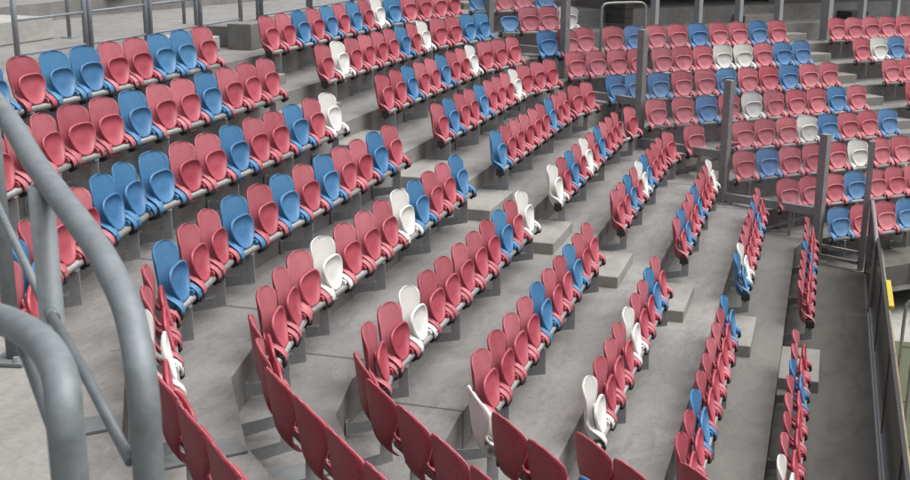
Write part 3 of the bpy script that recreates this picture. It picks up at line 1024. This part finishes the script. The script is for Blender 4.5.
# ---------------------------------------------------------------- railing behind the left block
zb = trz(0)
def panel(y0, y1, x, z0, lab, open_=True):
    t = empty('railing_panel', (x, y0, z0))
    L = y1 - y0
    for yy in (0.0, L):
        bm = bmesh.new()
        tube(bm, [(0, yy, 0), (0, yy, 1.15)], 0.036, 12)
        box(bm, -0.07, 0.07, yy - .05, yy + .05, 0, 0.012)
        ob('post', bm, 'fence', t)
    for zz, nm in ((0.10, 'bottom_rail'), (0.53, 'mid_rail'), (1.14, 'top_rail')):
        bm = bmesh.new()
        tube(bm, [(0, 0.0, zz), (0, L, zz)], 0.018 if zz < 1 else 0.024, 10)
        ob(nm, bm, 'fence', t)
    tag(t, lab, 'railing', 'railing panels behind the left block')
ys = [(-0.30, 1.18), (1.30, 2.72), (2.84, 4.22), (4.35, 5.75)]
nm = ['leftmost grey tubular railing panel behind the top row of the left block', 'second grey tubular railing panel from the left behind the left block',
      'third grey tubular railing panel from the left behind the left block', 'grey tubular railing panel at the right end, behind the aisle']
for (y0, y1), lb in zip(ys, nm): panel(y0, y1, -1.92, zb, lb)
# parapet beside the aisle and its railing
t = empty('parapet', (0, 2.1, zb))
bm = bmesh.new()
box(bm, -0.25, 0.12, -0.02, 9.5, 0, 0.36, None, 0.012)
ob('wall', bm, 'parapet', t)
bm = bmesh.new()
box(bm, -0.70, -0.252, 0.20, 0.42, 0, 0.30, None, 0.012)
ob('return_wall', bm, 'parapet', t)
tag(t, 'low grey concrete parapet behind the top row of the middle block', 'parapet')
for k in range(4):
    y0 = 2.75 + 1.75 * k
    t = empty('railing_panel', (-0.1, y0, zb + 0.36))
    for yy in (0.0, 0.12):
        bm = bmesh.new()
        tube(bm, [(0, yy, 0), (0, yy, 0.95)], 0.028, 10)
        ob('post', bm, 'fence', t)
    for zz, nme in ((0.06, 'bottom_rail'), (0.5, 'mid_rail'), (0.94, 'top_rail')):
        bm = bmesh.new()
        tube(bm, [(0, 0.12, zz), (0, 1.72, zz)], 0.017, 10)
        ob(nme, bm, 'fence', t)
    tag(t, '%s railing panel from the left on the concrete parapet' % ORD[k + 1], 'railing', 'railing panels on the parapet')
# small pale step in front of the parapet
bm = bmesh.new()
box(bm, -1.05, -0.30, 1.45, 1.95, zb, zb + 0.20, None, 0.012)
o = ob('concrete_step', bm, 'pale')
tag(o, 'small pale concrete step at the head of the aisle beside the parapet', 'step')
# pale steps at the upper left
t = empty('pale_stairs', (-3.4, -2.0, zb))
bm = bmesh.new()
box(bm, -1.1, 0.0, -1.0, 4.55, 0.006, 0.33, None, 0.015)
ob('lower_step', bm, 'pale', t)
bm = bmesh.new()
box(bm, -2.1, -0.75, -1.0, 4.15, 0.331, 0.66, None, 0.015)
ob('upper_step', bm, 'pale', t)
tag(t, 'pale concrete steps behind the railing at the upper left corner', 'steps')
bm = bmesh.new()
tube(bm, [(0, 0, 0), (0, 0, 1.4)], 0.03, 10)
box(bm, -0.1, 0.1, -0.08, 0.08, 0, 0.015)
o = ob('thin_post', bm, 'fence')
o.location = (-3.25, 2.72, zb)
tag(o, 'thin grey post standing on the walkway beside the pale steps', 'post')
for k, (x, y) in enumerate(((-2.9, 5.55), (-2.9, 5.95))):
    bm = bmesh.new()
    tube(bm, [(0, 0, 0), (0, 0, 1.4)], 0.03, 10)
    o = ob('thin_post', bm, 'fence')
    o.location = (x, y, zb)
    tag(o, '%s thin grey post behind the head of the aisle' % ('left' if k == 0 else 'right'), 'post', 'thin posts behind the aisle')
bm = bmesh.new()
box(bm, -0.1, 0.1, -0.75, 0.75, 0, 1.2, None, 0.01)
o = ob('pale_wall', bm, 'pale')
o.location = (-5.2, 7.6, zb + 0.32)
tag(o, 'pale concrete wall panel in the background above the aisle', 'wall')

# ---------------------------------------------------------------- near railing and landing
def dep(px, py, d): return CP + d * (FW + RT * ((px - 466.75) / 1195.15) - UP * ((py - 245.05) / 1195.15))
# stair landing the railings stand on
ZL = 0.03
def on_plane(px, py, z):
    d = FW + RT * ((px - 466.75) / 1195.15) - UP * ((py - 245.05) / 1195.15)
    return CP + d * ((z - CP.z) / d.z)
poly = [on_plane(a, b, ZL) for a, b in ((-260, 338), (26, 336), (60, 372), (66, 470), (64, 640), (-300, 640))]
bm = bmesh.new()
va = [bm.verts.new((q.x, q.y, ZL)) for q in poly]
vb = [bm.verts.new((q.x, q.y, -1.45)) for q in poly]
bm.faces.new(va)
for k in range(len(poly)): bm.faces.new((va[k], vb[k], vb[(k + 1) % len(poly)], va[(k + 1) % len(poly)]))
bmesh.ops.recalc_face_normals(bm, faces=bm.faces)
o = ob('stair_landing', bm, 'step')
tag(o, 'pale concrete stair landing under the handrails at the lower left', 'landing')
RR = 0.0242
hr = empty('handrail', (6.88, -11.68, ZL))
h0 = hr.location.copy()
def toh(pts): return [Vector(q) - h0 for q in pts]
top = [dep(-60, 28, 3.15), dep(-30, 70, 2.9), dep(10, 122, 2.6), dep(33, 160, 2.42), dep(62, 200, 2.22), dep(92, 240, 2.06), dep(115, 280, 1.95), dep(131, 320, 1.87), dep(143, 392, 1.81)]
v0 = dep(143, 392, 1.81)
bm = bmesh.new()
tube(bm, toh(top + [Vector((v0.x, v0.y, v0.z - 0.25)), Vector((v0.x, v0.y, -0.9))]), RR, 24, True, 6)
ob('rail_tube', bm, 'rail', hr)
pa = dep(42, 205, 2.32)
bm = bmesh.new()
pt = dep(38, 168, 2.38)
tube(bm, toh([Vector((pa.x, pa.y, pt.z - 0.02)), Vector((pa.x, pa.y, -0.9))]), 0.0242, 20)
ob('post', bm, 'rail', hr)
pb_ = on_plane(15, 361, ZL)
bm = bmesh.new()
tube(bm, toh([Vector((pb_.x, pb_.y, 1.20)), Vector((pb_.x, pb_.y, ZL + .012))]), 0.0242, 20)
ob('post', bm, 'rail', hr)
bm = bmesh.new()
tube(bm, toh([dep(-16, 175, 3.2), dep(2, 215, 2.92), dep(44, 304, 2.36)]), 0.0095, 12)
ob('mid_rail', bm, 'rail', hr)
bm = bmesh.new()
tube(bm, toh([dep(52, 316, 2.24), dep(83, 370, 2.0), dep(131, 462, 1.84)]), 0.0095, 12)
tube(bm, toh([dep(54, 319, 2.24), dep(50, 313, 2.27)]), 0.013, 12)
ob('mid_rail', bm, 'rail', hr)
bm = bmesh.new()
for q_ in (dep(127, 292, 1.93 - 0.026),):
    bmesh.ops.create_uvsphere(bm, u_segments=10, v_segments=6, radius=0.0035, matrix=Matrix.Translation(q_ - h0))
ob('screw', bm, 'black', hr)
tag(hr, 'blurred grey tubular stair handrail with a vertical end, largest in the foreground', 'handrail')
# bolted foot plate
q = on_plane(15, 361, ZL)
fp = empty('foot_plate', (q.x, q.y, ZL))
bm = bmesh.new()
box(bm, -0.055, 0.05, -0.06, 0.055, 0.002, 0.014, Matrix.Rotation(R(12), 4, 'Z'), 0.002)
ob('plate', bm, 'cover', fp)
for sx, sy in ((-1, -1), (1, -1), (-1, 1), (1, 1)):
    bm = bmesh.new()
    bmesh.ops.create_cone(bm, cap_ends=True, segments=6, radius1=0.011, radius2=0.010, depth=0.016, matrix=Matrix.Translation((sx * .034, sy * .036, 0.022)))
    ob('bolt', bm, 'alu', fp)
tag(fp, 'bolted steel foot plate on the landing at the left edge', 'foot plate')
h2 = empty('handrail', (6.9, -11.9, ZL))
h0 = h2.location.copy()
lo = [dep(-60, 318, 2.15), dep(-25, 314, 2.02), dep(0, 319, 1.88), dep(24, 330, 1.76), dep(46, 348, 1.66), dep(60, 376, 1.59), dep(65, 420, 1.56)]
v0 = lo[-1]
bm = bmesh.new()
tube(bm, toh(lo + [Vector((v0.x, v0.y, v0.z - 0.15)), Vector((v0.x, v0.y, -0.3))]), RR, 24, True, 6)
ob('rail_tube', bm, 'rail', h2)
bm = bmesh.new()
tube(bm, toh([dep(22, 345, 1.85), dep(44, 405, 1.68), dep(62, 455, 1.60)]), 0.0085, 12)
ob('mid_rail', bm, 'rail', h2)
bm = bmesh.new()
bmesh.ops.create_uvsphere(bm, u_segments=10, v_segments=6, radius=0.0032, matrix=Matrix.Translation(dep(22, 330, 1.77 - 0.026) - h0))
ob('screw', bm, 'black', h2)
tag(h2, 'lower blurred grey tubular handrail curving down at the bottom left', 'handrail')
